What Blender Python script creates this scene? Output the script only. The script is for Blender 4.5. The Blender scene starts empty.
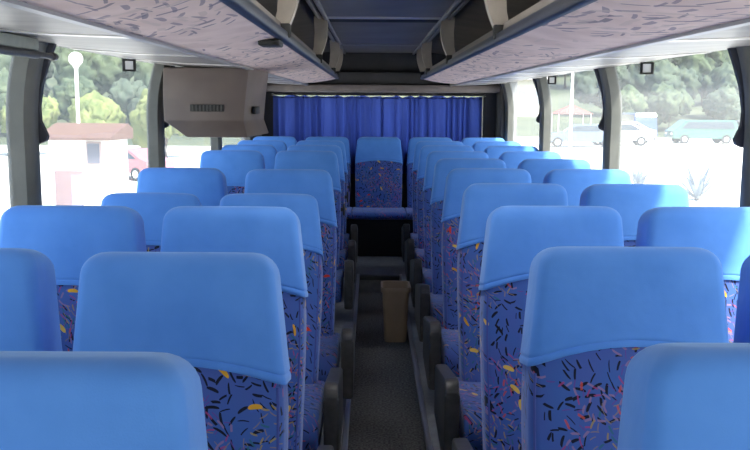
import bpy, bmesh, math, random
from mathutils import Vector, Matrix, noise as mnoise
random.seed(7)
S = bpy.context.scene
COL = S.collection
PI = math.pi

# ------------------------------------------------------------------ helpers
def link(o, parent=None):
    COL.objects.link(o)
    if parent is not None:
        o.parent = parent
    return o

def obj(name, bm, m, parent=None, sharp=38, loc=None):
    bmesh.ops.recalc_face_normals(bm, faces=bm.faces[:])
    lim = math.radians(sharp)
    for f in bm.faces:
        f.smooth = True
    for e in bm.edges:
        if len(e.link_faces) == 2 and e.calc_face_angle(0) > lim:
            e.smooth = False
    me = bpy.data.meshes.new(name)
    bm.to_mesh(me); bm.free()
    me.materials.append(m)
    o = bpy.data.objects.new(name, me)
    if loc is not None:
        o.location = loc
    return link(o, parent)

def tag(o, label, cat, group=None):
    o['label'] = label; o['category'] = cat
    if group: o['group'] = group
    return o

def struct(name, bm, m, **k):
    o = obj(name, bm, m, **k)
    o['kind'] = 'structure'
    return o

def thing(name, label, cat, loc=(0, 0, 0), rz=0, group=None):
    o = bpy.data.objects.new(name, None)
    o.empty_display_size = .1
    o.location = loc; o.rotation_euler = (0, 0, rz)
    link(o)
    return tag(o, label, cat, group)

def copy_tree(o, parent=None):
    c = o.copy(); link(c, parent)
    for ch in list(o.children):
        copy_tree(ch, c)
    return c

def box(bm, x0, x1, y0, y1, z0, z1, bev=0, seg=2, M=None):
    r = bmesh.ops.create_cube(bm, size=1)
    vs = r['verts']
    for v in vs:
        v.co = Vector((x0 + (v.co.x + .5) * (x1 - x0), y0 + (v.co.y + .5) * (y1 - y0), z0 + (v.co.z + .5) * (z1 - z0)))
    if bev:
        es = list({e for v in vs for e in v.link_edges})
        r = bmesh.ops.bevel(bm, geom=es, offset=bev, segments=seg, profile=.5, affect='EDGES')
        vs = list({v for f in r['faces'] for v in f.verts} | {v for v in vs if v.is_valid})
    if M is not None:
        bmesh.ops.transform(bm, matrix=M, verts=[v for v in vs if v.is_valid])
    return bm

def B(*a, **k):
    return box(bmesh.new(), *a, **k)

def loft(bm, loops, cap0=True, cap1=True, closed=True):
    rows = [[bm.verts.new(p) for p in lp] for lp in loops]
    n = len(rows[0])
    for a, b in zip(rows, rows[1:]):
        for i in range(n if closed else n - 1):
            j = (i + 1) % n
            bm.faces.new((a[i], a[j], b[j], b[i]))
    if cap0: bm.faces.new(rows[0][::-1])
    if cap1: bm.faces.new(rows[-1])
    return bm

def prism_y(bm, pts, y0, y1):            # pts in XZ
    return loft(bm, [[(x, y0, z) for x, z in pts], [(x, y1, z) for x, z in pts]])

def prism_x(bm, pts, x0, x1):            # pts in YZ
    return loft(bm, [[(x0, y, z) for y, z in pts], [(x1, y, z) for y, z in pts]])

def tube(bm, path, r, n=10, cap=True):
    loops = []
    P = [Vector(p) for p in path]
    for i, p in enumerate(P):
        d = (P[min(i + 1, len(P) - 1)] - P[max(i - 1, 0)]).normalized()
        u = d.cross(Vector((0, 0, 1)))
        if u.length < 1e-3: u = d.cross(Vector((1, 0, 0)))
        u.normalize(); w = u.cross(d)
        rr = r[i] if isinstance(r, (list, tuple)) else r
        loops.append([p + rr * (math.cos(2 * PI * k / n) * u + math.sin(2 * PI * k / n) * w) for k in range(n)])
    return loft(bm, loops, cap, cap)

# ------------------------------------------------------------------ materials
def mat(name, col=(.5, .5, .5), rough=.5, metal=0., spec=.5):
    m = bpy.data.materials.new(name); m.use_nodes = True
    b = m.node_tree.nodes['Principled BSDF']
    b.inputs['Base Color'].default_value = (*col, 1)
    b.inputs['Roughness'].default_value = rough
    b.inputs['Metallic'].default_value = metal
    b.inputs['Specular IOR Level'].default_value = spec
    return m

class NT:
    def __init__(s, m):
        s.t = m.node_tree; s.b = s.t.nodes.get('Principled BSDF')
    def n(s, typ, **k):
        nd = s.t.nodes.new(typ)
        for a, v in k.items():
            if a == 'ins':
                for i, x in v.items():
                    if hasattr(x, 'is_linked') or hasattr(x, 'links'):
                        s.t.links.new(x, nd.inputs[i])
                    else:
                        nd.inputs[i].default_value = x
            else:
                setattr(nd, a, v)
        return nd
    def math(s, op, a, b=0., c=0.):
        nd = s.n('ShaderNodeMath', operation=op, ins={0: a, 1: b, 2: c})
        return nd.outputs[0]
    def mix(s, f, a, b, mode='MIX'):
        nd = s.n('ShaderNodeMix', data_type='RGBA', blend_type=mode)
        for i, x in ((0, f), (6, a), (7, b)):
            if hasattr(x, 'links'): s.t.links.new(x, nd.inputs[i])
            else: nd.inputs[i].default_value = x if not isinstance(x, tuple) else (*x[:3], 1)
        return nd.outputs[2]
    def link(s, a, b): s.t.links.new(a, b)

def noisy(name, col, col2, scale=20, rough=.6, detail=4, bump=0, bscale=None, stretch=(1, 1, 1), lo=.35, hi=.65, spec=.5):
    m = mat(name, col, rough, spec=spec); t = NT(m)
    tc = t.n('ShaderNodeTexCoord')
    mp = t.n('ShaderNodeMapping', ins={0: tc.outputs['Object']}); mp.inputs['Scale'].default_value = stretch
    nz = t.n('ShaderNodeTexNoise', ins={'Vector': mp.outputs[0], 'Scale': scale, 'Detail': detail})
    mr = t.n('ShaderNodeMapRange', ins={0: nz.outputs[0], 1: lo, 2: hi})
    c = t.mix(mr.outputs[0], col, col2)
    t.link(c, t.b.inputs['Base Color'])
    if bump:
        n2 = t.n('ShaderNodeTexNoise', ins={'Vector': mp.outputs[0], 'Scale': bscale or scale, 'Detail': 3.})
        bp = t.n('ShaderNodeBump', ins={'Strength': bump, 'Distance': .01, 'Height': n2.outputs[0]})
        t.link(bp.outputs[0], t.b.inputs['Normal'])
    return m

def stroke_layer(t, vec, scale, L, W, seed, keep, curve=0., ang0=None, angr=PI):
    """random short leaf-like strokes: one per Voronoi cell, randomly turned"""
    add = t.n('ShaderNodeVectorMath', operation='ADD', ins={0: vec, 1: (seed * 3.17, seed * 1.93, 0)})
    v = t.n('ShaderNodeTexVoronoi', voronoi_dimensions='2D', ins={'Vector': add.outputs[0], 'Scale': scale, 'Randomness': .9})
    loc = t.n('ShaderNodeVectorMath', operation='SUBTRACT', ins={0: add.outputs[0], 1: v.outputs['Position']})
    rnd = t.n('ShaderNodeSeparateColor', ins={0: v.outputs['Color']})
    # neighbours lie roughly alike: a slow noise turns them, the cell adds a little
    slow = t.n('ShaderNodeTexNoise', ins={'Vector': v.outputs['Position'], 'Scale': scale * .22, 'Detail': 0.})
    ang = t.math('ADD', t.math('MULTIPLY', slow.outputs[0], 9.0), t.math('MULTIPLY', rnd.outputs[0], angr))
    if ang0 is not None:
        ang = t.math('ADD', t.math('MULTIPLY', t.math('SUBTRACT', rnd.outputs[0], .5), angr), ang0)
    rot = t.n('ShaderNodeVectorRotate', rotation_type='Z_AXIS', ins={'Vector': loc.outputs[0], 'Angle': ang})
    xy = t.n('ShaderNodeSeparateXYZ', ins={0: rot.outputs[0]})
    x = t.math('DIVIDE', xy.outputs[0], L)
    y0 = t.math('ADD', xy.outputs[1], t.math('MULTIPLY', t.math('MULTIPLY', x, x), curve))
    y = t.math('DIVIDE', y0, t.math('MULTIPLY', t.math('ADD', rnd.outputs[2], .45), W))
    d = t.math('ADD', t.math('POWER', t.math('ABSOLUTE', x), 3.), t.math('MULTIPLY', y, y))
    inside = t.math('LESS_THAN', d, 1.)
    on = t.math('LESS_THAN', rnd.outputs[1], keep)
    return t.math('MULTIPLY', inside, on), rnd.outputs[2], v.outputs['Position']

def seat_fabric():
    m = mat('seat_fabric', (.03, .06, .3), .85, spec=.25); t = NT(m)
    tc = t.n('ShaderNodeTexCoord')
    xyz = t.n('ShaderNodeSeparateXYZ', ins={0: tc.outputs['Object']})
    oi = t.n('ShaderNodeObjectInfo')
    u = t.math('ADD', xyz.outputs[0], t.math('MULTIPLY', xyz.outputs[1], .8))
    u = t.math('ADD', u, t.math('MULTIPLY', oi.outputs['Random'], 7.3))
    v = t.math('SUBTRACT', xyz.outputs[2], t.math('MULTIPLY', xyz.outputs[1], .6))
    v = t.math('ADD', v, t.math('MULTIPLY', oi.outputs['Random'], 3.1))
    vec = t.n('ShaderNodeCombineXYZ', ins={0: u, 1: v}).outputs[0]
    nz = t.n('ShaderNodeTexNoise', ins={'Vector': vec, 'Scale': 9., 'Detail': 1.})
    base = t.mix(t.n('ShaderNodeMapRange', ins={0: nz.outputs[0], 1: .4, 2: .62}).outputs[0], (.055, .132, .43), (.070, .122, .41))
    c = base
    blk, r1, _ = stroke_layer(t, vec, 50, .0135, .0023, 1, .62, .0015, angr=.8)
    c = t.mix(blk, c, (.006, .007, .02))
    pnk, r2, p2 = stroke_layer(t, vec, 66, .0125, .0019, 2, .75, .0015, angr=1.)
    zone = t.n('ShaderNodeTexNoise', ins={'Vector': p2, 'Scale': 5.5, 'Detail': 0.})
    zp = t.math('GREATER_THAN', zone.outputs[0], .5)
    rampp = t.n('ShaderNodeValToRGB', ins={0: r2})
    e = rampp.color_ramp; e.interpolation = 'CONSTANT'
    e.elements[0].color = (.15, .07, .32, 1); e.elements[1].position = .4; e.elements[1].color = (.42, .06, .20, 1)
    x = e.elements.new(.6); x.color = (.34, .20, .34, 1)
    x = e.elements.new(.88); x.color = (.66, .09, .07, 1)
    c = t.mix(t.math('MULTIPLY', t.math('MULTIPLY', pnk, zp), .8), c, rampp.outputs[0])
    tan, r3, p3 = stroke_layer(t, vec, 66, .0115, .0017, 3, .75, .0015, angr=1.)
    zone3 = t.n('ShaderNodeTexNoise', ins={'Vector': p3, 'Scale': 6.5, 'Detail': 0.})
    zt = t.math('GREATER_THAN', zone3.outputs[0], .5)
    ramp3 = t.n('ShaderNodeValToRGB', ins={0: r3})
    e = ramp3.color_ramp; e.interpolation = 'CONSTANT'
    e.elements[0].color = (.30, .22, .18, 1); e.elements[1].position = .5; e.elements[1].color = (.42, .30, .10, 1)
    x = e.elements.new(.75); x.color = (.03, .16, .22, 1)
    c = t.mix(t.math('MULTIPLY', t.math('MULTIPLY', tan, zt), .85), c, ramp3.outputs[0])
    big, r4, p4 = stroke_layer(t, vec, 19, .016, .0048, 4, .42, .002)
    zone4 = t.n('ShaderNodeTexNoise', ins={'Vector': p4, 'Scale': 5., 'Detail': 0.})
    zb = t.math('GREATER_THAN', zone4.outputs[0], .5)
    ramp4 = t.n('ShaderNodeValToRGB', ins={0: r4})
    e = ramp4.color_ramp; e.interpolation = 'CONSTANT'
    e.elements[0].color = (.005, .005, .012, 1); e.elements[1].position = .38; e.elements[1].color = (.85, .42, .03, 1)
    x = e.elements.new(.6); x.color = (.80, .05, .02, 1)
    x = e.elements.new(.78); x.color = (.85, .55, .10, 1)
    c = t.mix(t.math('MULTIPLY', big, zb), c, ramp4.outputs[0])
    t.link(c, t.b.inputs['Base Color'])
    t.b.inputs['Sheen Weight'].default_value = .5
    t.b.inputs['Sheen Tint'].default_value = (.6, .7, 1, 1)
    return m

def rack_fabric():
    m = mat('rack_fabric', (.5, .42, .42), .9, spec=.2); t = NT(m)
    tc = t.n('ShaderNodeTexCoord')
    mp = t.n('ShaderNodeMapping', ins={0: tc.outputs['Object']})
    vec = mp.outputs[0]
    nz = t.n('ShaderNodeTexNoise', ins={'Vector': vec, 'Scale': 7., 'Detail': 4.})
    c = t.mix(t.n('ShaderNodeMapRange', ins={0: nz.outputs[0], 1: .35, 2: .65}).outputs[0], (.68, .52, .49), (.78, .62, .58))
    for sc, L, W, seed, keep, col, thr in ((11, .070, .007, 11, .8, (.10, .10, .17), .5), (15, .05, .006, 12, .75, (.20, .17, .24), .46), (15, .05, .008, 13, .6, (.60, .48, .45), .4)):
        k, r, p = stroke_layer(t, vec, sc, L, W, seed, keep, .004, ang0=PI / 2.6, angr=1.3)
        z = t.n('ShaderNodeTexNoise', ins={'Vector': p, 'Scale': 2.2, 'Detail': 0.})
        k = t.math('MULTIPLY', k, t.math('GREATER_THAN', z.outputs[0], thr))
        c = t.mix(t.math('MULTIPLY', k, .65), c, col)
    t.link(c, t.b.inputs['Base Color'])
    return m

def cover_cloth():
    m = mat('cover_cloth', (.10, .31, .80), .8, spec=.25); t = NT(m)
    tc = t.n('ShaderNodeTexCoord')
    oi = t.n('ShaderNodeObjectInfo')
    add = t.n('ShaderNodeVectorMath', operation='ADD', ins={0: tc.outputs['Object'], 1: oi.outputs['Random']})
    n1 = t.n('ShaderNodeTexNoise', ins={'Vector': add.outputs[0], 'Scale': 9., 'Detail': 3.})
    c = t.mix(t.n('ShaderNodeMapRange', ins={0: n1.outputs[0], 1: .3, 2: .7}).outputs[0], (.088, .268, .74), (.108, .305, .80))
    t.link(c, t.b.inputs['Base Color'])
    n2 = t.n('ShaderNodeTexNoise', ins={'Vector': add.outputs[0], 'Scale': 14., 'Detail': 2.})
    b1 = t.n('ShaderNodeBump', ins={'Strength': .25, 'Distance': .012, 'Height': n2.outputs[0]})
    n3 = t.n('ShaderNodeTexNoise', ins={'Vector': add.outputs[0], 'Scale': 400., 'Detail': 2.})
    b2 = t.n('ShaderNodeBump', ins={'Strength': .12, 'Distance': .002, 'Height': n3.outputs[0], 'Normal': b1.outputs[0]})
    t.link(b2.outputs[0], t.b.inputs['Normal'])
    t.b.inputs['Sheen Weight'].default_value = .4
    t.b.inputs['Sheen Tint'].default_value = (.7, .85, 1, 1)
    return m

def glass_mat(name='bus_glass', tint=(.93, .96, .95), dust=.065):
    m = bpy.data.materials.new(name); m.use_nodes = True
    t = NT(m); t.t.nodes.remove(t.b)
    out = t.t.nodes['Material Output']
    tr = t.n('ShaderNodeBsdfTransparent'); tr.inputs[0].default_value = (*tint, 1)
    df = t.n('ShaderNodeBsdfTranslucent'); df.inputs[0].default_value = (.85, .88, .9, 1)
    gl = t.n('ShaderNodeBsdfGlossy'); gl.inputs['Roughness'].default_value = .02
    m1 = t.n('ShaderNodeMixShader', ins={0: dust}); t.link(tr.outputs[0], m1.inputs[1]); t.link(df.outputs[0], m1.inputs[2])
    m2 = t.n('ShaderNodeMixShader', ins={0: .05}); t.link(m1.outputs[0], m2.inputs[1]); t.link(gl.outputs[0], m2.inputs[2])
    t.link(m2.outputs[0], out.inputs[0])
    return m

def curtain_mat():
    m = bpy.data.materials.new('curtain_cloth'); m.use_nodes = True
    t = NT(m); out = t.t.nodes['Material Output']
    t.b.inputs['Base Color'].default_value = (.045, .075, .32, 1); t.b.inputs['Roughness'].default_value = .8
    tl = t.n('ShaderNodeBsdfTranslucent'); tl.inputs[0].default_value = (.055, .095, .40, 1)
    mx = t.n('ShaderNodeMixShader', ins={0: .5}); t.link(t.b.outputs[0], mx.inputs[1]); t.link(tl.outputs[0], mx.inputs[2])
    t.link(mx.outputs[0], out.inputs[0])
    return m

M = dict(
    fabric=seat_fabric(), cover=cover_cloth(), rackfab=rack_fabric(), glass=glass_mat(), curtain=curtain_mat(),
    dark_plastic=noisy('dark_plastic', (.045, .043, .042), (.07, .066, .062), 60, .42, bump=.1, bscale=300),
    armrest=noisy('armrest_plastic', (.05, .046, .042), (.075, .07, .063), 30, .38, bump=.1, bscale=250),
    black=mat('black_void_plastic', (.008, .008, .009), .7),  # black painted as shade: below the rear bench and in the ceiling gap
    steel=mat('brushed_steel', (.55, .55, .56), .3, 1.),
    piping=mat('seat_piping', (.06, .09, .34), .7),
    carpet=noisy('aisle_carpet', (.07, .068, .063), (.24, .23, .22), 90, .95, 6, bump=.6, bscale=260, spec=.1),
    platform=noisy('platform_lino', (.20, .20, .20), (.27, .27, .265), 25, .5),
    trim_metal=mat('aluminium_trim', (.62, .62, .63), .35, .9),
    ceil_panel=noisy('ceiling_panel', (.22, .205, .20), (.27, .255, .245), 3, .5, 2),
    ceil_dark=noisy('ceiling_vault', (.10, .088, .075), (.14, .12, .10), 4, .7),
    rail=mat('ceiling_rail', (.30, .30, .32), .35),
    seam=mat('seam_metal', (.66, .64, .63), .3, .3),
    lip=mat('rack_lip', (.17, .145, .125), .5),
    rack_edge=mat('rack_edge_profile', (.022, .025, .04), .45),
    beige=noisy('beige_plastic', (.40, .345, .29), (.47, .41, .34), 12, .45),
    silver_panel=noisy('grey_side_panel', (.17, .155, .152), (.25, .225, .218), 3, .4, stretch=(1, 4, 1)),
    pillar=noisy('pillar_cover', (.085, .087, .08), (.115, .115, .105), 8, .5),
    rubber=mat('pillar_rubber', (.022, .024, .038), .5),
    rear_dark=noisy('rear_panel', (.035, .033, .036), (.05, .047, .05), 6, .6),
    rear_ledge=noisy('rear_ledge', (.17, .14, .135), (.21, .175, .165), 10, .5),
    monitor=noisy('monitor_plastic', (.125, .095, .087), (.155, .12, .108), 5, .6, bump=.05, bscale=200),
    slot=mat('slot_black', (.012, .012, .012), .6),
    wall=noisy('side_lining', (.20, .20, .215), (.25, .25, .26), 20, .8),
    shell=mat('outer_shell', (.7, .7, .7), .4),
    bin=noisy('bin_plastic', (.34, .235, .14), (.39, .275, .17), 8, .5),
    white=mat('white_plastic', (.8, .8, .8), .4),
    blind=noisy('blind_cloth', (.30, .32, .28), (.36, .38, .33), 30, .7),
)

# ------------------------------------------------------------------ camera
CX, CZ = -.07, 1.5
F = 868.
cam = bpy.data.cameras.new('camera'); cam.lens = F / 750 * 36; cam.sensor_width = 36; cam.clip_start = .05; cam.clip_end = 2000
co = bpy.data.objects.new('camera', cam); COL.objects.link(co)
pitch = math.atan(122 / F); yaw = math.atan(4 / F)
R = Matrix.Rotation(-yaw, 4, 'Z') @ Matrix.Rotation(PI / 2 - pitch, 4, 'X') @ Matrix.Rotation(.006, 4, 'Z')
co.matrix_world = Matrix.Translation((CX, 0, CZ)) @ R
S.camera = co
SP, CP = math.sin(pitch), math.cos(pitch)

def Yof(D, zd):          # distance along the bus of a point D ahead of the lens and zd below it
    return (D - zd * SP) / CP

# ------------------------------------------------------------------ bus shell
PLAT = .134
Y0, Y1 = -2.4, 8.75
def wx(z):
    return 1.24 - (.055 * ((z - 1.42) / .3) ** 2 if z > 1.42 else 0)

bm = B(-1.3, 1.3, Y0, 9.0, -.12, 0)
struct('floor', bm, M['carpet'])
for s, nm in ((-1, 'floor_platform'), (1, 'floor_platform')):
    a, b = sorted((s * .175, s * 1.26))
    struct(nm, B(a, b, Y0, Y1, 0, PLAT), M['platform'])
    a, b = sorted((s * .160, s * .181))
    bm = B(a, b, Y0, 6.86, PLAT - .03, PLAT + .006, bev=.003)
    struct('trim_platform_edge', bm, M['trim_metal'])
# step up to the rear bench
STEP_Y = 6.80
struct('floor_step', B(-.175, .175, STEP_Y, Y1, 0, PLAT), M['platform'])
struct('trim_step_nosing', B(-.158, .158, STEP_Y - .02, STEP_Y + .03, PLAT - .03, PLAT + .008, bev=.004), M['pillar'])

# ceiling shell: one closed profile, open below
prof_in = [(-1.2, 1.74), (-1.12, 1.86), (-.85, 1.95), (-.42, 2.01), (.42, 2.01), (.85, 1.95), (1.12, 1.86), (1.2, 1.74)]
prof_out = [(1.32, 1.72), (1.32, 2.0), (1.1, 2.15), (-1.1, 2.15), (-1.32, 2.0), (-1.32, 1.72)]
bm = bmesh.new()
HY0, HY1, HX = 2.0, 3.1, .30
prism_y(bm, prof_in + prof_out, Y0, HY0)
prism_y(bm, prof_in + prof_out, HY1, 9.0)
prism_y(bm, prof_in[:3] + [(-.42, 2.01), (-HX, 2.01), (-HX, 2.15), (-1.1, 2.15), (-1.32, 2.0), (-1.32, 1.72)], HY0, HY1)
prism_y(bm, [(-x, z) for x, z in prof_in[:3]] + [(.42, 2.01), (HX, 2.01), (HX, 2.15), (1.1, 2.15), (1.32, 2.0), (1.32, 1.72)], HY0, HY1)
struct('ceiling', bm, M['ceil_dark'])
m_frost = bpy.data.materials.new('frosted_hatch'); m_frost.use_nodes = True
_t = NT(m_frost); _tl = _t.n('ShaderNodeBsdfTranslucent'); _tl.inputs[0].default_value = (.8, .8, .78, 1)
_t.link(_tl.outputs[0], _t.t.nodes['Material Output'].inputs[0])
struct('window_hatch', B(-HX, HX, HY0, HY1, 2.10, 2.112), m_frost)  # added unseen skylight, brightens the aisle floor and headrest tops
struct('trim_hatch_frame', loft(bmesh.new(), [[(-q, a, z), (q, a, z), (q, b, z), (-q, b, z)] for q, a, b, z in ((HX - .02, HY0 + .02, HY1 - .02, 1.985), (HX + .02, HY0 - .02, HY1 + .02, 1.985), (HX + .02, HY0 - .02, HY1 + .02, 2.0), (HX - .005, HY0 + .005, HY1 - .005, 2.0), (HX - .02, HY0 + .02, HY1 - .02, 1.985))], False, False), M['rail'])
# centre ceiling panels
for (a, b, z) in ((-2.3, 1.97, 1.985), (3.13, 5.055, 1.985), (5.40, 7.35, 1.985), (7.40, 8.62, 1.985)):
    struct('ceiling_panel', B(-.33, .33, a, b, z, 2.012, bev=.006), M['ceil_panel'])
struct('trim_ceiling_strip', B(-.33, .33, 5.06, 5.145, 1.980, 2.0, bev=.003), M['seam'])
struct('trim_ceiling_strip', B(-.33, .33, 7.355, 7.395, 1.975, 2.0, bev=.004), M['rail'])
struct('trim_ceiling_gap', B(-.325, .325, 5.146, 5.398, 1.986, 2.009), M['black'])  # flush black strip stands in for the dark of an open gap
for s in (-1, 1):
    bm = bmesh.new()
    for (x0, x1, z0) in ((.325, .345, 1.968), (.362, .385, 1.975)):
        a, b = sorted((s * x0, s * x1)); box(bm, a, b, Y0, 8.6, z0, 2.012, bev=.003)
    struct('trim_ceiling_rail', bm, M['rail'])
    a, b = sorted((s * .344, s * .363))
    struct('trim_ceiling_slot', B(a, b, Y0, 8.6, 1.99, 2.012), M['slot'])

# side walls below and above the windows
for s, nm in ((-1, 'wall_left'), (1, 'wall_right')):
    a, b = sorted((s * 1.235, s * 1.32))
    bm = B(a, b, Y0, 9.0, -.12, .86)
    a2, b2 = sorted((s * 1.19, s * 1.32))
    box(bm, a2, b2, Y0, 9.0, 1.715, 1.78)
    a3, b3 = sorted((s * 1.21, s * 1.32))
    box(bm, a3, b3, 8.38, 9.0, .86, 1.72)      # solid corner at the rear
    struct(nm, bm, M['wall'])
    struct('trim_window_sill', B(*sorted((s * 1.21, s * 1.325)), Y0, 8.36, .84, .875, bev=.006), M['pillar'])
    a4, b4 = sorted((s * 1.17, s * 1.215))
    struct('trim_rear_corner', B(a4, b4, 8.36, Y1, .6, 1.72, bev=.01), M['rear_dark'])
    struct('trim_window_head', B(*sorted((s * 1.165, s * 1.20)), Y0, 8.36, 1.698, 1.73, bev=.004), M['pillar'])

# rear wall with its window
bm = bmesh.new()
box(bm, -1.3, 1.3, Y1, 8.95, 0, 1.02)
box(bm, -1.3, 1.3, Y1, 8.95, 1.585, 2.1)
box(bm, -1.3, -1.05, Y1, 8.95, 1.02, 1.585)
box(bm, 1.045, 1.3, Y1, 8.95, 1.02, 1.585)
struct('wall_back', bm, M['rear_dark'])
struct('window_back', B(-1.05, 1.045, 8.86, 8.868, 1.02, 1.585), M['glass'])
bm = B(-1.19, 1.19, 8.50, Y1, 1.605, 1.675, bev=.012)
struct('trim_rear_ledge', bm, M['rear_ledge'])
struct('trim_rear_panel', B(-1.19, 1.19, 8.60, Y1, 1.675, 1.80, bev=.01), M['rear_dark'])
# front wall with the windscreen
bm = bmesh.new()
box(bm, -1.3, 1.3, Y0 - .12, Y0, -.12, .62)
box(bm, -1.3, 1.3, Y0 - .12, Y0, 1.8, 2.15)
for s in (-1, 1):
    a, b = sorted((s * 1.17, s * 1.3)); box(bm, a, b, Y0 - .12, Y0, .62, 1.8)
struct('wall_front', bm, M['wall'])
struct('window_front', B(-1.17, 1.17, Y0 - .08, Y0 - .07, .62, 1.8), M['glass'])

# window pillars and panes
PIL = [-.70, 1.12, 2.95, 4.76, 6.60, 8.33]
zs = [.86, 1.1, 1.3, 1.42, 1.48, 1.54, 1.60, 1.66, 1.72]
wn = 1
edges = [Y0] + PIL
for s in (-1, 1):
    for py in PIL:
        w = .055
        loops = []
        for z in zs:
            x = wx(z)
            xi, xo = s * (x - .035), s * (x + .04)
            loops.append([(xo, py - w, z), (s * (x - .018), py - w, z), (xi, py - w * .55, z), (xi, py + w * .55, z), (s * (x - .018), py + w, z), (xo, py + w, z)])
        o = struct('trim_window_pillar', loft(bmesh.new(), loops), M['pillar'])
        # dark rubber guide on the rear side, ending in a hook
        loops = []
        for z, d in ((1.72, .030), (1.64, .024), (1.56, .014), (1.48, .010), (1.43, .014), (1.40, .028), (1.38, .036), (1.365, .03), (1.355, .01)):
            x = wx(z)
            y = py + w * .8
            loops.append([(s * (x + .0), y, z), (s * (x - .02 - d), y + .01, z), (s * (x - .02 - d), y + .03, z), (s * (x + .0), y + .045, z)])
        g = obj('pillar_hook', loft(bmesh.new(), loops), M['rubber'], o, sharp=60)
    for a, b in zip(edges, edges[1:]):
        bm = bmesh.new()
        loops = [[(s * (wx(z) + .028), a + .02, z), (s * (wx(z) + .028), b - .02, z)] for z in zs]
        loops2 = [[(s * (wx(z) + .034), a + .02, z), (s * (wx(z) + .034), b - .02, z)] for z in zs]
        loft(bm, [[*p, *q[::-1]] for p, q in zip(loops, loops2)])
        struct('window_%d' % wn, bm, M['glass']); wn += 1

# ------------------------------------------------------------------ luggage racks and side panels
for s, side in ((-1, 'above the row with the hanging monitor box'), (1, 'above the row facing the parked cars')):
    r = thing('luggage_rack', 'long open luggage rack with patterned pinkish lining, ' + side, 'luggage rack', (s * .55, 0, 1.70))
    ox, oz = s * .55, 1.70
    def X(p): return [(s * x - ox, z - oz) for x, z in p]
    ry0, ry1 = Y0 + .1, 7.85
    obj('shelf', prism_y(bmesh.new(), X([(.385, 1.712), (.47, 1.694), (.58, 1.678), (.69, 1.672), (.70, 1.70), (1.16, 1.74), (1.16, 1.752), (.70, 1.725), (.40, 1.738)]), ry0, ry1), M['rackfab'], r, sharp=30)
    obj('edge_profile', prism_y(bmesh.new(), X([(.362, 1.715), (.368, 1.709), (.388, 1.709), (.392, 1.74), (.386, 1.746), (.366, 1.744)]), ry0, ry1), M['rack_edge'], r, sharp=60)
    obj('inner_lip', prism_y(bmesh.new(), X([(.386, 1.742), (.41, 1.738), (.415, 1.775), (.392, 1.78)]), ry0, ry1), M['lip'], r, sharp=60)
    # curved cream brackets
    for D in (-.8, 1.15, 3.16, 5.12, 7.02, 7.80):
        y = D
        pts_in = []
        for k in range(9):
            t = k / 8
            z = 1.744 + t * (1.99 - 1.744)
            x = .375 - .045 * t - .022 * math.sin(PI * t)
            pts_in.append((x, z))
        pts_out = [(.405, 1.99), (.40, 1.9), (.405, 1.82), (.425, 1.735)]
        bm = prism_y(bmesh.new(), X(pts_in + pts_out), y - .028, y + .028)
        br = obj('bracket', bm, M['beige'], r, sharp=35)
        a, b = sorted((s * .40 - ox, s * .356 - ox))
        obj('bracket_foot', B(a, b, y - .055, y - .026, 1.725 - oz, 1.775 - oz, bev=.006), M['slot'], br)
    a, b = sorted((s * .372 - ox, s * .445 - ox))
    if s < 0:
        obj('latch', B(a, b, 2.90, 3.02, 1.685 - oz, 1.705 - oz, bev=.006), M['slot'], r)
    # side panel between rack and windows
    q = thing('side_panel', 'pale grey glossy panel strip between rack and windows, ' + ('monitor box side' if s < 0 else 'parked car side'), 'panel', (s * .95, 0, 1.68))
    ox, oz = s * .95, 1.68
    seams = [-2.3, -.9, .2, 1.3, 2.35, 3.3, 4.1, 4.9, 5.7, 6.5, 7.3, 8.2, 8.6]
    for a, b in zip(seams, seams[1:]):
        loops = []
        pts = X([(.692, 1.668), (.93, 1.676), (1.185, 1.695), (1.185, 1.712), (.93, 1.70), (.692, 1.69)])
        obj('panel_section', prism_y(bmesh.new(), pts, a + .008, b - .008), M['silver_panel'], q, sharp=30)
    for a in seams[1:-1]:
        bm = prism_y(bmesh.new(), X([(.70, 1.665), (.93, 1.673), (1.18, 1.691), (1.18, 1.70), (.93, 1.69), (.70, 1.685)]), a - .05, a + .010)
        obj('seam_strip', bm, M['seam'], q)
    obj('inner_bead', prism_y(bmesh.new(), X([(.683, 1.664), (.70, 1.662), (.702, 1.676), (.684, 1.676)]), -2.3, 8.6), M['rail'], q)

# ------------------------------------------------------------------ seats
def section(hw, ht, rc, nf=8, na=4):
    """rounded rectangle in (x, d): d negative faces the passenger"""
    pts = []
    for (cx, cd, a0) in ((hw - rc, -ht + rc, -PI / 2), (hw - rc, ht - rc, 0), (-hw + rc, ht - rc, PI / 2), (-hw + rc, -ht + rc, PI)):
        for k in range(na + 1):
            a = a0 + k * PI / 2 / na
            pts.append((cx + rc * math.cos(a), cd + rc * math.sin(a)))
        # subdivide the long faces
        if a0 == 0 or a0 == PI:
            x1 = -(hw - rc) if a0 == 0 else (hw - rc)
            x0 = -x1
            dd = ht if a0 == 0 else -ht
            for k in range(1, nf):
                pts.append((x0 + (x1 - x0) * k / nf, dd))
    return pts

LSP = .86          # spine length
TILT = math.radians(11.5)
def lerp(a, b, t): return a + (b - a) * max(0., min(1., t))
def back_dims(t):
    w = lerp(.420, .444, t / .5) if t < .66 else lerp(.444, .392, (t - .66) / .34)
    th = lerp(.115, .135, t / .7) if t < .7 else lerp(.135, .128, (t - .7) / .3)
    return w / 2, th / 2

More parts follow.
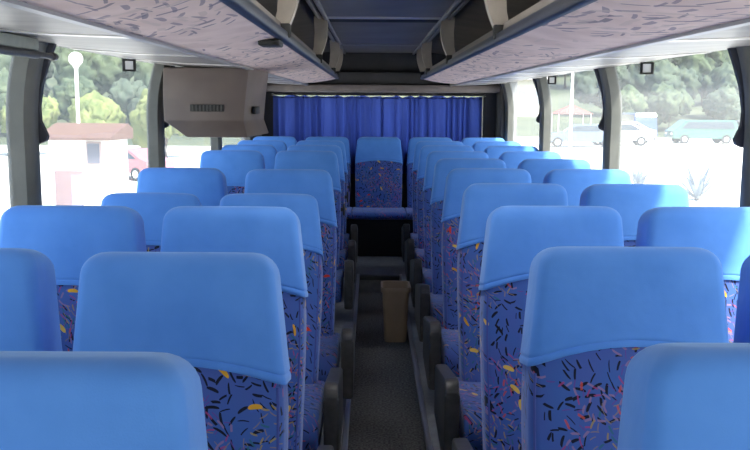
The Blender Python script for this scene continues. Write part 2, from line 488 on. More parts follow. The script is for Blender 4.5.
RT = .042
ASYM = 0      # which side (local x) faces the aisle: that shoulder slopes more
def back_point(j, t, off, hw_extra=0.):
    """surface point j of the backrest section at spine fraction t (0..1); s>1-RT/L rounds over"""
    s = (1 - t) * LSP
    hw, ht = back_dims(t)
    ins = 0.
    if s < RT:
        ins = RT - math.sqrt(max(0, RT * RT - (RT - s) ** 2))
    hw2 = hw - ins * 1.05 + off; ht2 = ht - ins * .95 + off
    rc = min(.024, ht2 * .9)
    x, d = section(hw2, ht2, rc)[j]
    if d < 0:
        d -= .010 * (1 - (x / hw2) ** 2)
        # side bolsters: a slight groove
    x -= ASYM * .009 * max(0., min(1., (t - .6) / .4))
    zz = t * LSP
    return x, d, zz

NSEC = len(section(.2, .06, .03))
def to_seat(x, d, zz, tilt):
    p = Vector((x, d, zz))
    p = Matrix.Rotation(-tilt, 3, 'X') @ p
    return p + Vector((0, .0, .20))

def levels(t0, n, ncap=6):
    tc = 1 - RT / LSP
    L = [t0 + (tc - t0) * k / n for k in range(n + 1)]
    for k in range(1, ncap + 1):
        a = k / ncap * PI / 2
        L.append(1 - RT * (1 - math.sin(a)) / LSP)
    return L

def make_back(tilt):
    bm = bmesh.new()
    loops = [[to_seat(*back_point(j, t, 0), tilt) for j in range(NSEC)] for t in levels(0, 14)]
    return loft(bm, loops)

def make_cover(tilt, aisle, arch=.030, skew=.019, base=.716):
    """blue slip; hem arched on the front and lower towards the aisle (aisle = -1, 0, +1 in local x)"""
    bm = bmesh.new()
    if ASYM > 0: arch, base, skew = .022, .708, .022
    hemt = []
    for j in range(NSEC):
        x, d, _ = back_point(j, .66, 0)
        u = x / .226
        h = base * LSP + arch * (1 - u * u) - (skew * max(0, u * aisle) ** 1.6 if aisle else .008)
        if d > 0: h -= .0
        hemt.append(h / LSP)
    rows = [(0, .0005), (0, .007), (.035, .0085), (.07, .0075), (.085, .0055), (.10, .0078), (.13, .0075)]
    loops = []
    for f, off in rows:
        loops.append([to_seat(*back_point(j, hemt[j] + f * (1 - RT / LSP - hemt[j]), off), tilt) for j in range(NSEC)])
    N = 10
    tc = 1 - RT / LSP
    for k in range(2, N + 1):
        f = .13 + (1 - .13) * (k - 1) / (N - 1)
        loops.append([to_seat(*back_point(j, hemt[j] + f * (tc - hemt[j]), .007), tilt) for j in range(NSEC)])
    for k in range(1, 7):
        t = 1 - RT * (1 - math.sin(k / 6 * PI / 2)) / LSP
        loops.append([to_seat(x, d, z + .007 * math.sin(k / 6 * PI / 2), tilt) for x, d, z in (back_point(j, t, .007) for j in range(NSEC))])
    loft(bm, loops, cap0=False)
    return bm

def make_piping(tilt, sx):
    path = []
    for k in range(15):
        t = .04 + k / 14 * .64
        hw, ht = back_dims(t)
        path.append(to_seat(sx * (hw - .012), -ht + .003, t * LSP, tilt))
    return tube(bmesh.new(), path, .0035, 6)

def make_cushion(lift=0.):
    bm = bmesh.new()
    # YZ profile rounded at the front, lofted across X with softened sides
    prof = [(.03, .15), (-.40, .145), (-.432, .155), (-.45, .185), (-.452, .225), (-.44, .262), (-.41, .286), (-.35, .296), (-.2, .290), (.03, .280)]
    loops = []
    for x, k in ((-.243, .80), (-.241, .9), (-.232, .965), (-.205, 1.), (-.08, 1.008), (.08, 1.008), (.205, 1.), (.232, .965), (.241, .9), (.243, .80)):
        loops.append([(x, -.2 + (y + .2) * (.94 + .06 * k if k < 1 else 1), .215 + (z - .215) * k) for y, z in prof])
    loft(bm, loops)
    if lift:
        for v in bm.verts: v.co.z = .296 - (.296 - v.co.z) * .45 + lift
    return bm

def make_armrest(s):
    """closed end panel on the aisle side, rounded front top"""
    x0, x1 = sorted((s * .262, s * .314))
    bm = bmesh.new()
    pts = [(.04, .33), (.04, .12), (-.40, .10), (-.452, .115), (-.47, .16)]
    for k in range(7):
        a = PI - k / 6 * PI / 2
        pts.append((-.42 + .05 * math.cos(a), .37 + .05 * math.sin(a) - max(0, .05 * math.cos(a) + 0) * .3))
    loft(bm, [[(x0, y, z) for y, z in pts], [(x1, y, z) for y, z in pts]])
    bmesh.ops.bevel(bm, geom=bm.edges[:], offset=.011, segments=2, profile=.5, affect='EDGES')
    return bm

def make_base():
    bm = bmesh.new()
    box(bm, -.20, .20, -.36, .06, .10, .16, bev=.008)
    for sx in (-.16, .16):
        for sy in (-.33, .02):
            box(bm, sx - .018, sx + .018, sy - .018, sy + .018, 0, .11)
        box(bm, sx - .025, sx + .025, -.37, .06, 0, .02)
    return bm

def make_handle(s):
    bm = bmesh.new()
    n = 16
    for k in range(n):
        pass
    loops = []
    R0, r0 = .026, .007
    rows = []
    for i in range(n):
        a = 2 * PI * i / n
        ring = []
        for k in range(8):
            b = 2 * PI * k / 8
            rr = R0 + r0 * math.cos(b)
            ring.append(Vector((s * (.232 + .012) + r0 * math.sin(b), rr * math.cos(a), 1.3 * rr * math.sin(a))))
        rows.append(ring)
    rows.append(rows[0])
    vs = [[bm.verts.new(p) for p in rg] for rg in rows[:-1]]
    vs.append(vs[0])
    for a, b in zip(vs, vs[1:]):
        for k in range(8):
            bm.faces.new((a[k], a[(k + 1) % 8], b[(k + 1) % 8], b[k]))
    box(bm, min(s * .218, s * .240), max(s * .218, s * .240), -.012, .012, -.012, .012, bev=.003)
    bmesh.ops.transform(bm, matrix=Matrix.Translation(to_seat(0, 0.0, .555 * LSP, TILT)), verts=bm.verts[:])
    return bm

def seat_proto(tilt, aisle, arm=True, handle=False, lift=0., asym=0):
    global ASYM
    ASYM = aisle or asym
    r = bpy.data.objects.new('coach_seat', None); r.empty_display_size = .1; link(r)
    obj('backrest', make_back(tilt), M['fabric'], r, sharp=60)
    for sx in (-1, 1): obj('piping', make_piping(tilt, sx), M['piping'], r, sharp=80)
    obj('headrest_cover', make_cover(tilt, aisle), M['cover'], r, sharp=70)
    obj('seat_cushion', make_cushion(lift), M['fabric'], r, sharp=60)
    if arm and aisle:
        obj('armrest', make_armrest(aisle), M['armrest'], r, sharp=40)
    if handle:
        obj('grab_handle', make_handle(aisle), M['dark_plastic'], r, sharp=60)
    if not lift: obj('base_frame', make_base(), M['dark_plastic'], r)
    return r

PITCH = .78
def row_D(n): return PITCH * (n + 1.47)
TOPLOC = to_seat(0, -.064, LSP - .02, TILT).y      # local y of the headrest's front top
ORD = ['front', 'second', 'third', 'fourth', 'fifth', 'sixth', 'seventh', 'eighth', 'ninth', 'rear bench']
used = set()
protos = {}
def place(key, args, x, n, label, dD=0., group=None, rz=0., dz=0.):
    if key not in protos:
        protos[key] = seat_proto(*args); o = protos[key]
    else:
        o = copy_tree(protos[key])
    o.location = (x, Yof(row_D(n) + dD, .321) - TOPLOC, PLAT + dz - .009)
    o.rotation_euler = (0, 0, rz)
    tag(o, label, 'seat', group)
    return o

MS, CS = 'monitor box side', 'parked car side'
rj = lambda a: random.uniform(-a, a)
REC = math.radians(27)
# car park side (positive x): rows 0..8
for n in range(0, 9):
    lab = '%s row aisle seat with blue headrest cover, %s of the aisle' % (ORD[n], CS)
    if n == 0: lab = 'aisle seat closest to the viewer on the parked car side, pale blue headrest cover'
    place('aisle_right', (TILT, -1), .506 - (.012 if n == 0 else 0) + rj(.004), n, lab, rj(.01) - (.018 if n == 0 else 0), 'aisle seats on the car park side', rj(.006))
for n in range(1, 9):
    lab = '%s row window seat with blue headrest cover, %s of the aisle' % (ORD[n], CS)
    place('window_right', (TILT, 0, False, False, 0., -1), .996 + rj(.003), n, lab, rj(.012), 'window seats on the car park side', rj(.006))
# monitor box side (negative x)
for n in (0, 1, 2, 3, 4, 6, 7, 8):
    lab = '%s row aisle seat with blue headrest cover, %s of the aisle' % (ORD[n - (n > 5)], MS)
    if n == 3: lab = 'reclined fourth row aisle seat with blue headrest cover, monitor box side of the aisle'
    if n == 0: lab = 'aisle seat closest to the viewer on the monitor box side, broad pale blue headrest cover'
    key, args = 'aisle_left', (TILT, 1)
    if n == 3: key, args = 'aisle_left_reclined', (REC, 1)
    if n >= 6: key, args = 'aisle_left_handle', (TILT, 1, True, True)
    place(key, args, -.494 + rj(.004) + (.035 if n == 4 else .02 if n == 1 else 0), n, lab, -.06 + (-.06 if n == 4 else -.022 if n == 0 else -.04 if n == 1 else 0), 'aisle seats on the monitor box side', rj(.006))
for n in (1, 2, 3, 4, 6, 7, 8):
    lab = '%s row window seat with blue headrest cover, %s of the aisle' % (ORD[n - (n > 5)], MS)
    key, args = 'window_left', (TILT, 0, False, False, 0., 1)
    if n == 3:
        key, args = 'window_left_reclined', (REC, 0, False, False, 0., 1)
        lab = 'reclined fourth row window seat with blue headrest cover, monitor box side of the aisle'
    place(key, args, -.992 + rj(.003), n, lab, -.06, 'window seats on the monitor box side', rj(.006))
KN = [o for o in COL.objects if o.type == 'EMPTY' and o.get('label', '').startswith('second row aisle seat') and MS in o['label']][0]
obj('recline_knob', tube(bmesh.new(), [(-.215, -.02, .76), (-.235, -.02, .76), (-.252, -.02, .76), (-.256, -.02, .76)], [.012, .012, .016, .012], 12), M['beige'], KN)['label'] = 'small beige knob'
# rear bench
for x, lab in ((-.985, 'rear bench seat in the window corner on the monitor box side'), (-.49, 'rear bench seat between centre seat and window corner, monitor box side'),
               (.49, 'rear bench seat between centre seat and window corner, parked car side'), (.985, 'rear bench seat in the window corner on the parked car side')):
    place('bench', (TILT, 0, False, False, .115), x, 9, lab, 0, 'seats of the rear bench')
place('bench', (TILT, 0, False, False, .115), 0, 9, 'centre rear bench seat facing down the aisle, patterned backrest fully in view', 0, 'seats of the rear bench')
# box under the bench, coloured black for the shade below the seats
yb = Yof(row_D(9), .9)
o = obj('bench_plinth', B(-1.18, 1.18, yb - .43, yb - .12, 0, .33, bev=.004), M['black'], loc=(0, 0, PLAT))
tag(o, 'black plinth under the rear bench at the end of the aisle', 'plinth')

# ------------------------------------------------------------------ waste bin
def bin_thing():
    Yb = 5.42
    r = thing('waste_bin', 'tan plastic waste bin standing on the dark aisle floor', 'waste bin', (.088, Yb, 0))
    bm = bmesh.new()
    def rr(hx, hy, rc, z):
        pts = []
        hx *= .93; hy *= .93
        for cx, cy, a0 in ((hx - rc, hy - rc, 0), (-hx + rc, hy - rc, PI / 2), (-hx + rc, -hy + rc, PI), (hx - rc, -hy + rc, 1.5 * PI)):
            for k in range(6):
                a = a0 + k / 5 * PI / 2
                pts.append((cx + rc * math.cos(a), cy + rc * math.sin(a), z))
        return pts
    loops = [rr(.070, .085, .03, .006), rr(.072, .088, .03, 0), rr(.076, .095, .03, .02), rr(.092, .118, .032, .35), rr(.088, .114, .03, .352), rr(.072, .09, .028, .02)]
    loft(bm, loops)
    obj('body', bm, M['bin'], r, sharp=60)
    bm = bmesh.new()
    lo = [rr(.091, .117, .032, .325), rr(.100, .126, .034, .327), rr(.102, .128, .036, .350), rr(.098, .124, .034, .358), rr(.089, .115, .031, .354), rr(.089, .115, .031, .327)]
    loft(bm, lo, cap0=False, cap1=False)
    obj('rim', bm, M['bin'], r, sharp=60)
bin_thing()

# ------------------------------------------------------------------ monitor housing under the rack
def monitor():
    ox, oy, oz = -.93, 4.75, 1.66
    r = thing('monitor_housing', 'brownish grey monitor box hanging under the luggage rack by the windows', 'monitor', (ox + .026, oy, oz))
    def lp(x0, x1, yf, yb, z): return [(x0 - ox, yf - oy, z - oz), (x1 - ox, yf - oy, z - oz), (x1 + .035 - ox, yb - oy, z - oz), (x0 - ox, yb - oy, z - oz)]
    loops = [lp(-1.02, -.715, 4.36, 4.98, 1.325), lp(-1.15, -.745, 4.44, 4.99, 1.405), lp(-1.155, -.735, 4.45, 5.0, 1.52), lp(-1.15, -.715, 4.45, 5.0, 1.672)]
    bm = loft(bmesh.new(), loops)
    bmesh.ops.bevel(bm, geom=bm.edges[:], offset=.008, segments=2, profile=.5, affect='EDGES')
    obj('housing', bm, M['monitor'], r, sharp=25)
    bm = bmesh.new()
    box(bm, -1.015 - ox, -.845 - ox, 4.436 - oy, 4.447 - oy, 1.452 - oz, 1.487 - oz)
    v = obj('vent', bm, M['slot'], r)
    bm = bmesh.new()
    for k in range(9):
        x = -1.005 + k * .018
        box(bm, x - ox, x + .007 - ox, 4.430 - oy, 4.437 - oy, 1.454 - oz, 1.485 - oz)
    obj('louver', bm, M['dark_plastic'], v)
    bm = bmesh.new()
    box(bm, -.722 - ox, -.706 - ox, 4.60 - oy, 4.77 - oy, 1.438 - oz, 1.478 - oz, bev=.004)
    obj('side_socket', bm, M['slot'], r)
    obj('hanger_plate', B(-1.14 - ox, -.72 - ox, 4.52 - oy, 4.96 - oy, .004, .016), M['slot'], r)
monitor()

# ------------------------------------------------------------------ roller blind, window clips
r = thing('roller_blind', 'rolled up greenish grey roller blind along the first side window top', 'roller blind', (-1.10, 1.0, 1.66))
obj('cassette', B(-.05, .04, -1.6, 1.64, -.012, .024, bev=.008), M['blind'], r)
obj('bottom_bar', tube(bmesh.new(), [(.03, -1.6, -.024), (.03, 1.64, -.024)], .012, 10), M['dark_plastic'], r)
obj('bar_end', tube(bmesh.new(), [(.03, 1.64, -.022), (.03, 1.76, -.022), (.03, 1.765, -.022), (.03, 1.79, -.022)], [.009, .009, .014, .012], 10), M['armrest'], r)
clips = [((-1.165, 3.98, 1.672), 1, 'small black coat hook above the side window near the roller blind'),
         ((1.165, 3.95, 1.672), -1, 'small black coat hook above the broad window facing the parked cars'),
         ((1.165, 6.02, 1.672), -1, 'small black coat hook above the window further down, nearer the rear corner')]
for loc, s, lab in clips:
    r = thing('coat_hook', lab, 'hook', loc, 0, 'window coat hooks')
    bm = bmesh.new()
    for (x0, x1, z0, z1) in ((-.03, .03, .012, .024), (-.03, -.018, -.045, .02), (.018, .03, -.045, .02), (-.03, .03, -.052, -.04)):
        box(bm, x0, x1, -.008, .008, z0, z1, bev=.003)
    bmesh.ops.transform(bm, matrix=Matrix.Rotation(s * .5, 4, 'Z') @ Matrix.Shear('XY', 4, (s * -.0, 0)), verts=bm.verts[:])
    bmesh.ops.scale(bm, vec=(1, 1, .72), verts=bm.verts[:])
    obj('hook_frame', bm, M['slot'], r)
    bm = B(-.019, .019, -.003, .003, -.042, .014)
    bmesh.ops.transform(bm, matrix=Matrix.Rotation(s * .5, 4, 'Z'), verts=bm.verts[:])
    bmesh.ops.scale(bm, vec=(1, 1, .72), verts=bm.verts[:])
    obj('hook_face', bm, M['white'], r)

# ------------------------------------------------------------------ rear curtains
r = thing('curtain_rail', 'slim dark curtain rail across the rear window top', 'curtain rail', (0, 8.615, 1.578))
obj('rail', tube(bmesh.new(), [(-1.06, 0, 0), (1.06, 0, 0)], .006, 8), M['rear_dark'], r)
for sx in (-1.06, 1.06):
    obj('rail_bracket', B(sx - .01, sx + .01, -.01, .12, -.012, .012), M['rear_dark'], r)
def curtain(x0, x1, lab, seed):
    rnd = random.Random(seed)
    r = thing('curtain', lab, 'curtain', ((x0 + x1) / 2, 8.69, .80), 0, 'rear window curtains')
    N, K = 240, 12
    ph = [rnd.uniform(0, 6) for _ in range(6)]
    bm = bmesh.new()
    grid = []
    for i in range(N + 1):
        u = i / N
        col = []
        uu = u + .030 * math.sin(u * 15 + ph[0]) + .012 * math.sin(u * 37 + ph[4])
        for k in range(K + 1):
            t = k / K
            amp = .022 + .014 * (1 - t)
            y = amp * (math.sin(uu * 2 * PI * 14 + ph[1]) + .5 * math.sin(uu * 2 * PI * 9.3 + ph[2] + t) ) + .012 * mnoise.noise((u * 30, t * 2, seed))
            top = .776 + .012 * mnoise.noise((u * 16, seed, 0)) - .016 * abs(math.sin(uu * PI * 7))
            z = top * t
            x = (x0 - (x0 + x1) / 2) + u * (x1 - x0) + .008 * math.sin(uu * 2 * PI * 14 + ph[3]) * (1 - t * .4)
            col.append(bm.verts.new((x, y, z)))
        grid.append(col)
    for a, b in zip(grid, grid[1:]):
        for k in range(K):
            bm.faces.new((a[k], b[k], b[k + 1], a[k + 1]))
    obj('curtain_cloth', bm, M['curtain'], r, sharp=180)
    bm = bmesh.new()
    grid2 = []
    n = 60
    loops = []
    for i in range(n + 1):
        u = i / n
        x = (x0 - (x0 + x1) / 2) + u * (x1 - x0)
        loops.append((x, .012 * math.sin(u * 2 * PI * 17) - .034, .742))
    for p, q in zip(loops, loops[1:]):
        vs = [bm.verts.new(c) for c in (p, q, (q[0], q[1], q[2] + .012), (p[0], p[1], p[2] + .012))]
        bm.faces.new(vs)
    bmesh.ops.remove_doubles(bm, verts=bm.verts[:], dist=1e-4)
    bmesh.ops.solidify(bm, geom=bm.faces[:], thickness=.003)
    obj('heading_tape', bm, M['curtain'], r, sharp=60)
curtain(-1.04, .02, 'pleated blue curtain over the rear window half on the monitor box side', 3)
curtain(.015, 1.02, 'pleated blue curtain over the rear window half on the parked car side', 8)

# ------------------------------------------------------------------ outdoors
def gz(x, y):
    """ground height: level car park, falling a little on the far side of x<-3"""
    h = -1.12
    if x < -3: h -= .9 * min(1, (-3 - x) / 4)
    if y > 70:
        h += (y - 70) * (.12 if x > 0 else .10)
    if y > 140: h += (y - 140) * (.10 if x > 0 else .2)
    return h
def grid_mesh(xs, ys):
    bm = bmesh.new()
    rows = [[bm.verts.new((x, y, gz(x, y))) for x in xs] for y in ys]
    for a, b in zip(rows, rows[1:]):
        for i in range(len(xs) - 1):
            bm.faces.new((a[i], a[i + 1], b[i + 1], b[i]))
    return bm
xs = [-160, -100, -60, -40, -25, -15, -10, -7, -6, -5, -4, -3, -1.5, 0, 3, 8, 15, 30, 60, 100, 160]
m_ground = noisy('pale_concrete', (.60, .58, .54), (.72, .70, .66), .6, .9, 5)
struct('ground', grid_mesh(xs, [-80, -40, -20, -5, 5, 15, 30, 50, 60, 70]), m_ground)
m_hill = noisy('scrubby_hillside', (.035, .05, .025), (.08, .09, .05), .25, .95, 5)
struct('hill', grid_mesh(xs + [230], [70, 80, 95, 110, 125, 140, 160, 190, 240, 300]), m_hill)

def leaf_mat(name, a, b, c):
    m = noisy(name, a, b, 1.6, .8, 6, bump=.8, bscale=5, lo=.38, hi=.62, spec=.2)
    t = NT(m)
    oi = t.n('ShaderNodeObjectInfo')
    src = t.b.inputs['Base Color'].links[0].from_socket
    mx = t.mix(t.math('MULTIPLY', oi.outputs['Random'], .7), src, c)
    t.link(mx, t.b.inputs['Base Color'])
    return m
m_leaf = leaf_mat('tree_leaves', (.03, .05, .028), (.085, .11, .055), (.06, .075, .065))
m_leaf2 = leaf_mat('bright_leaves', (.085, .115, .04), (.18, .20, .075), (.14, .155, .06))
m_bark = mat('bark', (.12, .09, .07), .9)

def crown_mesh(seed, lumps=9, spread=1.):
    rnd = random.Random(seed)
    bm = bmesh.new()
    for k in range(lumps):
        c = Vector((rnd.uniform(-1, 1), rnd.uniform(-1, 1), rnd.uniform(-.55, .9))) * spread * .75
        rad = rnd.uniform(.55, .95)
        r = bmesh.ops.create_icosphere(bm, subdivisions=4, radius=1)
        for v in r['verts']:
            d = v.co.normalized()
            n = mnoise.noise(d * 2.1 + Vector((seed, k, 0))) * .35 + mnoise.noise(d * 5.5 + Vector((k, seed, 3))) * .22 + mnoise.noise(d * 13 + Vector((k, seed, 7))) * .12
            v.co = c + d * rad * (1 + n)
            v.co.z *= 1.1
    return bm
protos_t = []
for sd in range(4):
    r = bpy.data.objects.new('tree', None); link(r)
    obj('crown', crown_mesh(sd + 1), m_leaf, r, sharp=180, loc=(0, 0, 1.7))
    obj('trunk', tube(bmesh.new(), [(0, 0, -.4), (.05, .03, 1.0), (0, 0, 1.6)], [.16, .12, .08], 8), m_bark, r)
    protos_t.append(r)
uses = [False] * 4
def tree(k, x, y, s, lab, group, mm=None, sz=1.):
    p = protos_t[k]
    if not uses[k]: o = p; uses[k] = True
    else: o = copy_tree(p)
    o.location = (x, y, gz(x, y)); o.rotation_euler = (0, 0, random.uniform(0, 6)); o.scale = (s, s, s * sz)
    tag(o, lab, 'tree', group)
    if mm:
        for ch in o.children:
            if ch.name.startswith('crown'):
                ch.data = ch.data.copy(); ch.data.materials[0] = mm
    return o
LR = 'leafy green tree on the wooded slope beyond the parked cars'
GR = 'trees on the slope beyond the car park'
for (y, x0, x1, st, s0, s1) in ((73, 9, 38, 4.0, 1.05, 1.2), (81, 10, 42, 5.4, 1.5, 1.65), (92, 12, 50, 7.2, 2.0, 2.2), (107, 14, 58, 9.3, 2.6, 2.8), (128, 16, 72, 12, 3.4, 3.7)):
    x = x0
    while x < x1:
        if not (abs(x - 14) < 7 and 72 < y < 96): tree(random.randrange(4), x + rj(.3), y + rj(1), random.uniform(s0, s1), LR, GR)
        x += st * random.uniform(.97, 1.08)
LL = 'bright yellow-green tree behind the white kiosk with the tan roof'
m_l2 = {}
for (y, x0, x1, st, s0, s1) in ((56, -26, -12.5, 4.2, 1.22, 1.32),):
    x = x0
    while x < x1:
        o = tree(random.randrange(4), x + rj(.2), y + rj(1), random.uniform(s0, s1), LL, 'trees behind the kiosk', m_leaf2)
        x += st * random.uniform(.97, 1.08)
L3 = 'darker tree on the rising ground far beyond the kiosk'
for (y, x0, x1, st, s0, s1) in ((76, -37, -15, 5.4, 1.5, 1.65), (92, -46, -20, 8, 2.2, 2.4), (120, -60, -28, 12, 3.3, 3.6)):
    x = x0
    while x < x1:
        tree(random.randrange(4), x + rj(.3), y + rj(1), random.uniform(s0, s1), L3, 'trees on the rise beyond the kiosk')
        x += st * random.uniform(.97, 1.08)

# kiosk
def kiosk():
    x, y, z = -7.0, 21.0, gz(-7, 21)
    r = thing('kiosk', 'small white kiosk with tan roof and brown door outside the side window', 'kiosk', (x, y, z), -.12)
    mw = noisy('white_render', (.78, .77, .76), (.84, .83, .82), 2, .8)
    obj('wall_block', B(-.90, .70, 0, .95, 0, 2.64), mw, r)
    bm = bmesh.new()
    prism_x(bm, [(-.25, 2.60), (-.25, 2.66), (.85, 2.98), (1.15, 2.85), (1.15, 2.60)], -1.1, .78)
    obj('roof', bm, noisy('clay_roof', (.10, .05, .037), (.14, .075, .055), 6, .85, stretch=(6, 1, 1)), r, sharp=20)
    d = obj('door', B(-.76, -.06, -.03, .02, .0, 1.85, bev=.01), mat('brown_door', (.20, .13, .13), .6), r)
    obj('door_panel', B(-.34, -.08, -.04, -.02, .1, 1.75, bev=.008), mat('door_lilac', (.26, .24, .32), .6), d)
    w = obj('window_frame', B(.06, .44, -.03, .02, 2.0, 2.56, bev=.01), mat('window_wood', (.40, .30, .28), .6), r)
    obj('pane', B(.10, .40, -.04, -.028, 2.04, 2.52), mat('dark_pane', (.10, .10, .13), .15), w)
kiosk()

# globe lamp, plain pole
x, y = -8.45, 25.0
r = thing('street_lamp', 'white street lamp with round globe outside the side window', 'street lamp', (x, y, gz(x, y)))
zt = 2.68 - gz(x, y)
bm = bmesh.new(); bmesh.ops.create_icosphere(bm, subdivisions=3, radius=.20)
obj('globe', bm, M['white'], r, sharp=180, loc=(0, 0, zt))
obj('post', tube(bmesh.new(), [(0, 0, -.1), (0, 0, zt - .17)], .05, 10), M['white'], r)
obj('collar', tube(bmesh.new(), [(0, 0, zt - .24), (0, 0, zt - .16)], [.07, .10], 10), M['white'], r)
x, y = 10.2, 45.0
r = thing('light_pole', 'tall thin pale pole rising from the car park', 'pole', (x, y, gz(x, y)))
obj('shaft', tube(bmesh.new(), [(0, 0, -.1), (0, 0, 7.5)], [.09, .05], 10), M['white'], r)
obj('foot', tube(bmesh.new(), [(0, 0, 0), (0, 0, .3)], .16, 10), M['white'], r)

# pale building and small red canopy
def pale_building():
    x, y = 14.2, 82.0
    r = thing('pale_building', 'pale cream building beyond the car park near the rear corner window', 'building', (x, y, gz(x, y)))
    mw = noisy('cream_render', (.68, .62, .52), (.76, .70, .60), .5, .9)
    obj('wall_block', B(-2.4, 2.0, 0, 6, -.8, 3.4), mw, r)
    obj('roof', prism_x(bmesh.new(), [(-.4, 3.4), (3, 4.3), (6.4, 3.4)], -2.7, 2.3), mat('grey_roof', (.5, .44, .40), .8), r, sharp=20)
    for wx_ in (-1.6, -.2, 1.1):
        obj('window_pane', B(wx_ - .35, wx_ + .35, -.04, .02, 1.2, 2.4), mat('pane_grey', (.25, .27, .3), .2), r)
pale_building()
x, y = 15.0, 66.0
r = thing('canopy_tent', 'small canopy tent with red roof among the parked cars', 'tent', (x, y, gz(x, y)))
bm = bmesh.new(); bmesh.ops.create_cone(bm, cap_ends=True, segments=4, radius1=1.9, radius2=.05, depth=.7, matrix=Matrix.Translation((0, 0, 2.25)) @ Matrix.Rotation(PI / 4, 4, 'Z'))
obj('canopy', bm, mat('red_canvas', (.26, .06, .05), .8), r, sharp=20)
for sx in (-1.2, 1.2):
    for sy in (-1.2, 1.2):
        obj('pole', tube(bmesh.new(), [(sx, sy, 0), (sx, sy, 1.95)], .03, 6), M['white'], r)

# cars
def car_body(L, W, H, van):
    """side profile lofted across the width with tumblehome"""
    h = L / 2
    if van:
        low = [(-h, .35), (h, .35), (h, .85), (h - .25, 1.0)]
        top = [(h - .95, H), (-h + .15, H), (-h, H - .25)]
    else:
        low = [(-h, .35), (h, .35), (h, .72), (h - .15, .82), (h - 1.2, .95)]
        top = [(h - 1.85, H), (-h + 1.3, H), (-h + .45, 1.0), (-h, .88)]
    pts = low + top
    loops = []
    for x, k, zc in ((-W / 2, .97, 1), (-W / 2 + .04, 1, 1), (W / 2 - .04, 1, 1), (W / 2, .97, 1)):
        loops.append([(p * k, x * (1 - .16 * max(0, (q - .9) / (H - .9))), q if q < .9 else .9 + (q - .9) * (k if k < 1 else 1)) for p, q in pts])
    return loft(bmesh.new(), loops)
m_tyre = mat('tyre', (.02, .02, .02), .8); m_cglass = mat('car_glass', (.04, .05, .06), .1)
m_hub = mat('hub_cap', (.5, .5, .5), .3, .8)
def car(x, y, rz, colr, lab, van=False, L=4.2, W=1.72, H=1.45):
    r = thing('parked_car', lab, 'car', (x, y, gz(x, y)), rz, 'parked cars')
    p = mat('car_paint', colr, .25); p.node_tree.nodes['Principled BSDF'].inputs['Coat Weight'].default_value = .5
    obj('body', car_body(L, W, H, van), p, r, sharp=25)
    h = L / 2
    for s in (-1, 1):
        yy = s * W / 2
        if van: pts = [(h - .55, 1.02), (h - 1.05, H - .12), (-h + .3, H - .12), (-h + .2, 1.02)]
        else: pts = [(h - 1.3, .97), (h - 1.9, H - .09), (-h + 1.35, H - .09), (-h + .75, .99)]
        def yw(z): return s * (W / 2 * (1 - .16 * max(0, (z - .9) / (H - .9))) )
        bm = loft(bmesh.new(), [[(a, yw(z) - s * .03, z) for a, z in pts], [(a, yw(z) + s * .012, z) for a, z in pts]])
        obj('side_window', bm, m_cglass, r)
    for sx in (-h + .75, h - .8):
        for s in (-1, 1):
            w = obj('wheel', tube(bmesh.new(), [(sx, s * (W / 2 - .2), .31), (sx, s * (W / 2 + .015), .31)], .31, 18), m_tyre, r)
            obj('hub_cap', tube(bmesh.new(), [(sx, s * (W / 2), .31), (sx, s * (W / 2 + .025), .31)], .18, 14), m_hub, w)
    for s in (-1, 1):
        obj('headlight', B(h - .06, h + .015, s * .55 - .17, s * .55 + .17, .62, .74), M['white'], r)
car(22.6, 60, PI, (.04, .11, .085), 'green estate car parked side-on before the wooded slope', True, 4.4, 1.75, 1.6)
car(20.0, 66, PI / 2, (.07, .11, .26), 'dark blue van parked end-on beside the green estate car', True, 4.4, 1.8, 2.0)
car(17.6, 61, 2.9, (.35, .32, .32), 'pale grey hatchback parked beside the dark blue van')
car(15.9, 56.5, 3.0, (.75, .75, .75), 'white car partly hidden by a window pillar, parked before the pale hatchback')
car(27.6, 60, PI, (.78, .78, .78), 'white car parked beyond the green estate car')
car(12.9, 54, 3.0, (.10, .135, .21), 'grey-blue car parked in front of the red canopy tent', False, 4.5, 1.8, 1.4)
car(28.5, 67, PI / 2 + .2, (.2, .2, .22), 'dark grey car parked behind the white car', False)
car(-11.2, 40, 2.6, (.34, .13, .15), 'red car parked beyond the white kiosk', False, 4.0, 1.7, 1.4)

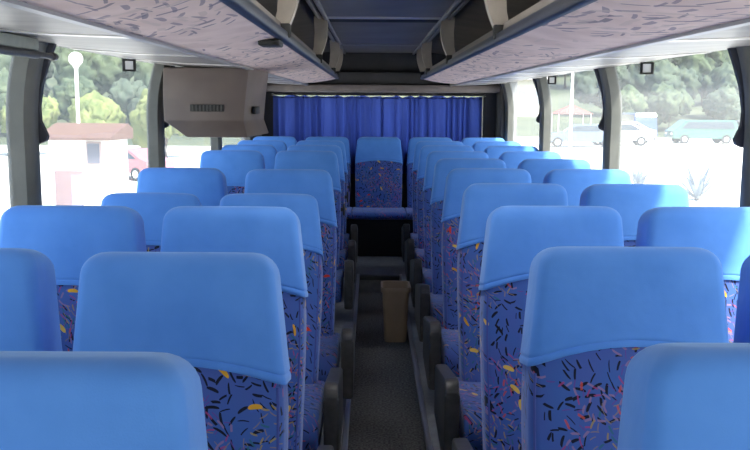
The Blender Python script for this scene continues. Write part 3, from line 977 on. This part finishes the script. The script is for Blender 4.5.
# spiky shrubs on the pale ground
def shrub(x, y, s, lab, seed):
    rnd = random.Random(seed)
    r = thing('agave_shrub', lab, 'shrub', (x, y, gz(x, y)), 0, 'shrubs on the pale ground')
    bm = bmesh.new()
    for k in range(34):
        a = rnd.uniform(0, 2 * PI); el = rnd.uniform(.2, 1.35); ln = s * rnd.uniform(.7, 1.)
        d = Vector((math.cos(a) * math.cos(el), math.sin(a) * math.cos(el), math.sin(el)))
        side = Vector((-math.sin(a), math.cos(a), 0)) * .05 * s
        p0 = Vector((0, 0, .02)); p1 = d * ln * .5 + Vector((0, 0, .03)); p2 = d * ln - Vector((0, 0, .06 * ln))
        loft(bm, [[p0 - side * .6, p0 + Vector((0, 0, .02)), p0 + side * .6], [p1 - side, p1 + Vector((0, 0, -.03)), p1 + side], [p2 - side * .05, p2 + Vector((0, 0, .004)), p2 + side * .05]])
    obj('foliage', bm, mat('agave', (.16, .20, .24), .5), r)
    obj('stem', tube(bmesh.new(), [(0, 0, -.05), (0, 0, .14)], [.09, .06], 8), m_bark, r)
shrub(8.1, 26.5, .95, 'spiky grey-green shrub on the pale ground, the smaller one', 1)
shrub(9.0, 24, 1.25, 'spiky grey-green shrub on the pale ground, the larger one', 2)

# ------------------------------------------------------------------ light
w = bpy.data.worlds.new('World'); S.world = w; w.use_nodes = True
nt = w.node_tree
bg = nt.nodes['Background']
sky = nt.nodes.new('ShaderNodeTexSky')
sky.sky_type = 'NISHITA'; sky.sun_disc = False
sky.sun_elevation = math.radians(55); sky.sun_rotation = math.radians(132); sky.dust_density = 2.5; sky.air_density = 1.2
nt.links.new(sky.outputs[0], bg.inputs[0])
bg.inputs[1].default_value = .27
sl = bpy.data.lights.new('sun', 'SUN'); sl.energy = 7.0; sl.angle = math.radians(4); sl.color = (1, .95, .87)
so = bpy.data.objects.new('sun', sl); COL.objects.link(so)
so.rotation_euler = Vector((-.33, .45, -.83)).to_track_quat('-Z', 'Y').to_euler()

S.view_settings.view_transform = 'Standard'; S.view_settings.look = 'None'
S.view_settings.gamma = 1; S.view_settings.use_curve_mapping = False
S.view_settings.exposure = 1.1
S.cycles.use_denoising = True
S.cycles.max_bounces = 12; S.cycles.diffuse_bounces = 6; S.cycles.transparent_max_bounces = 16
S.cycles.caustics_reflective = False; S.cycles.caustics_refractive = False
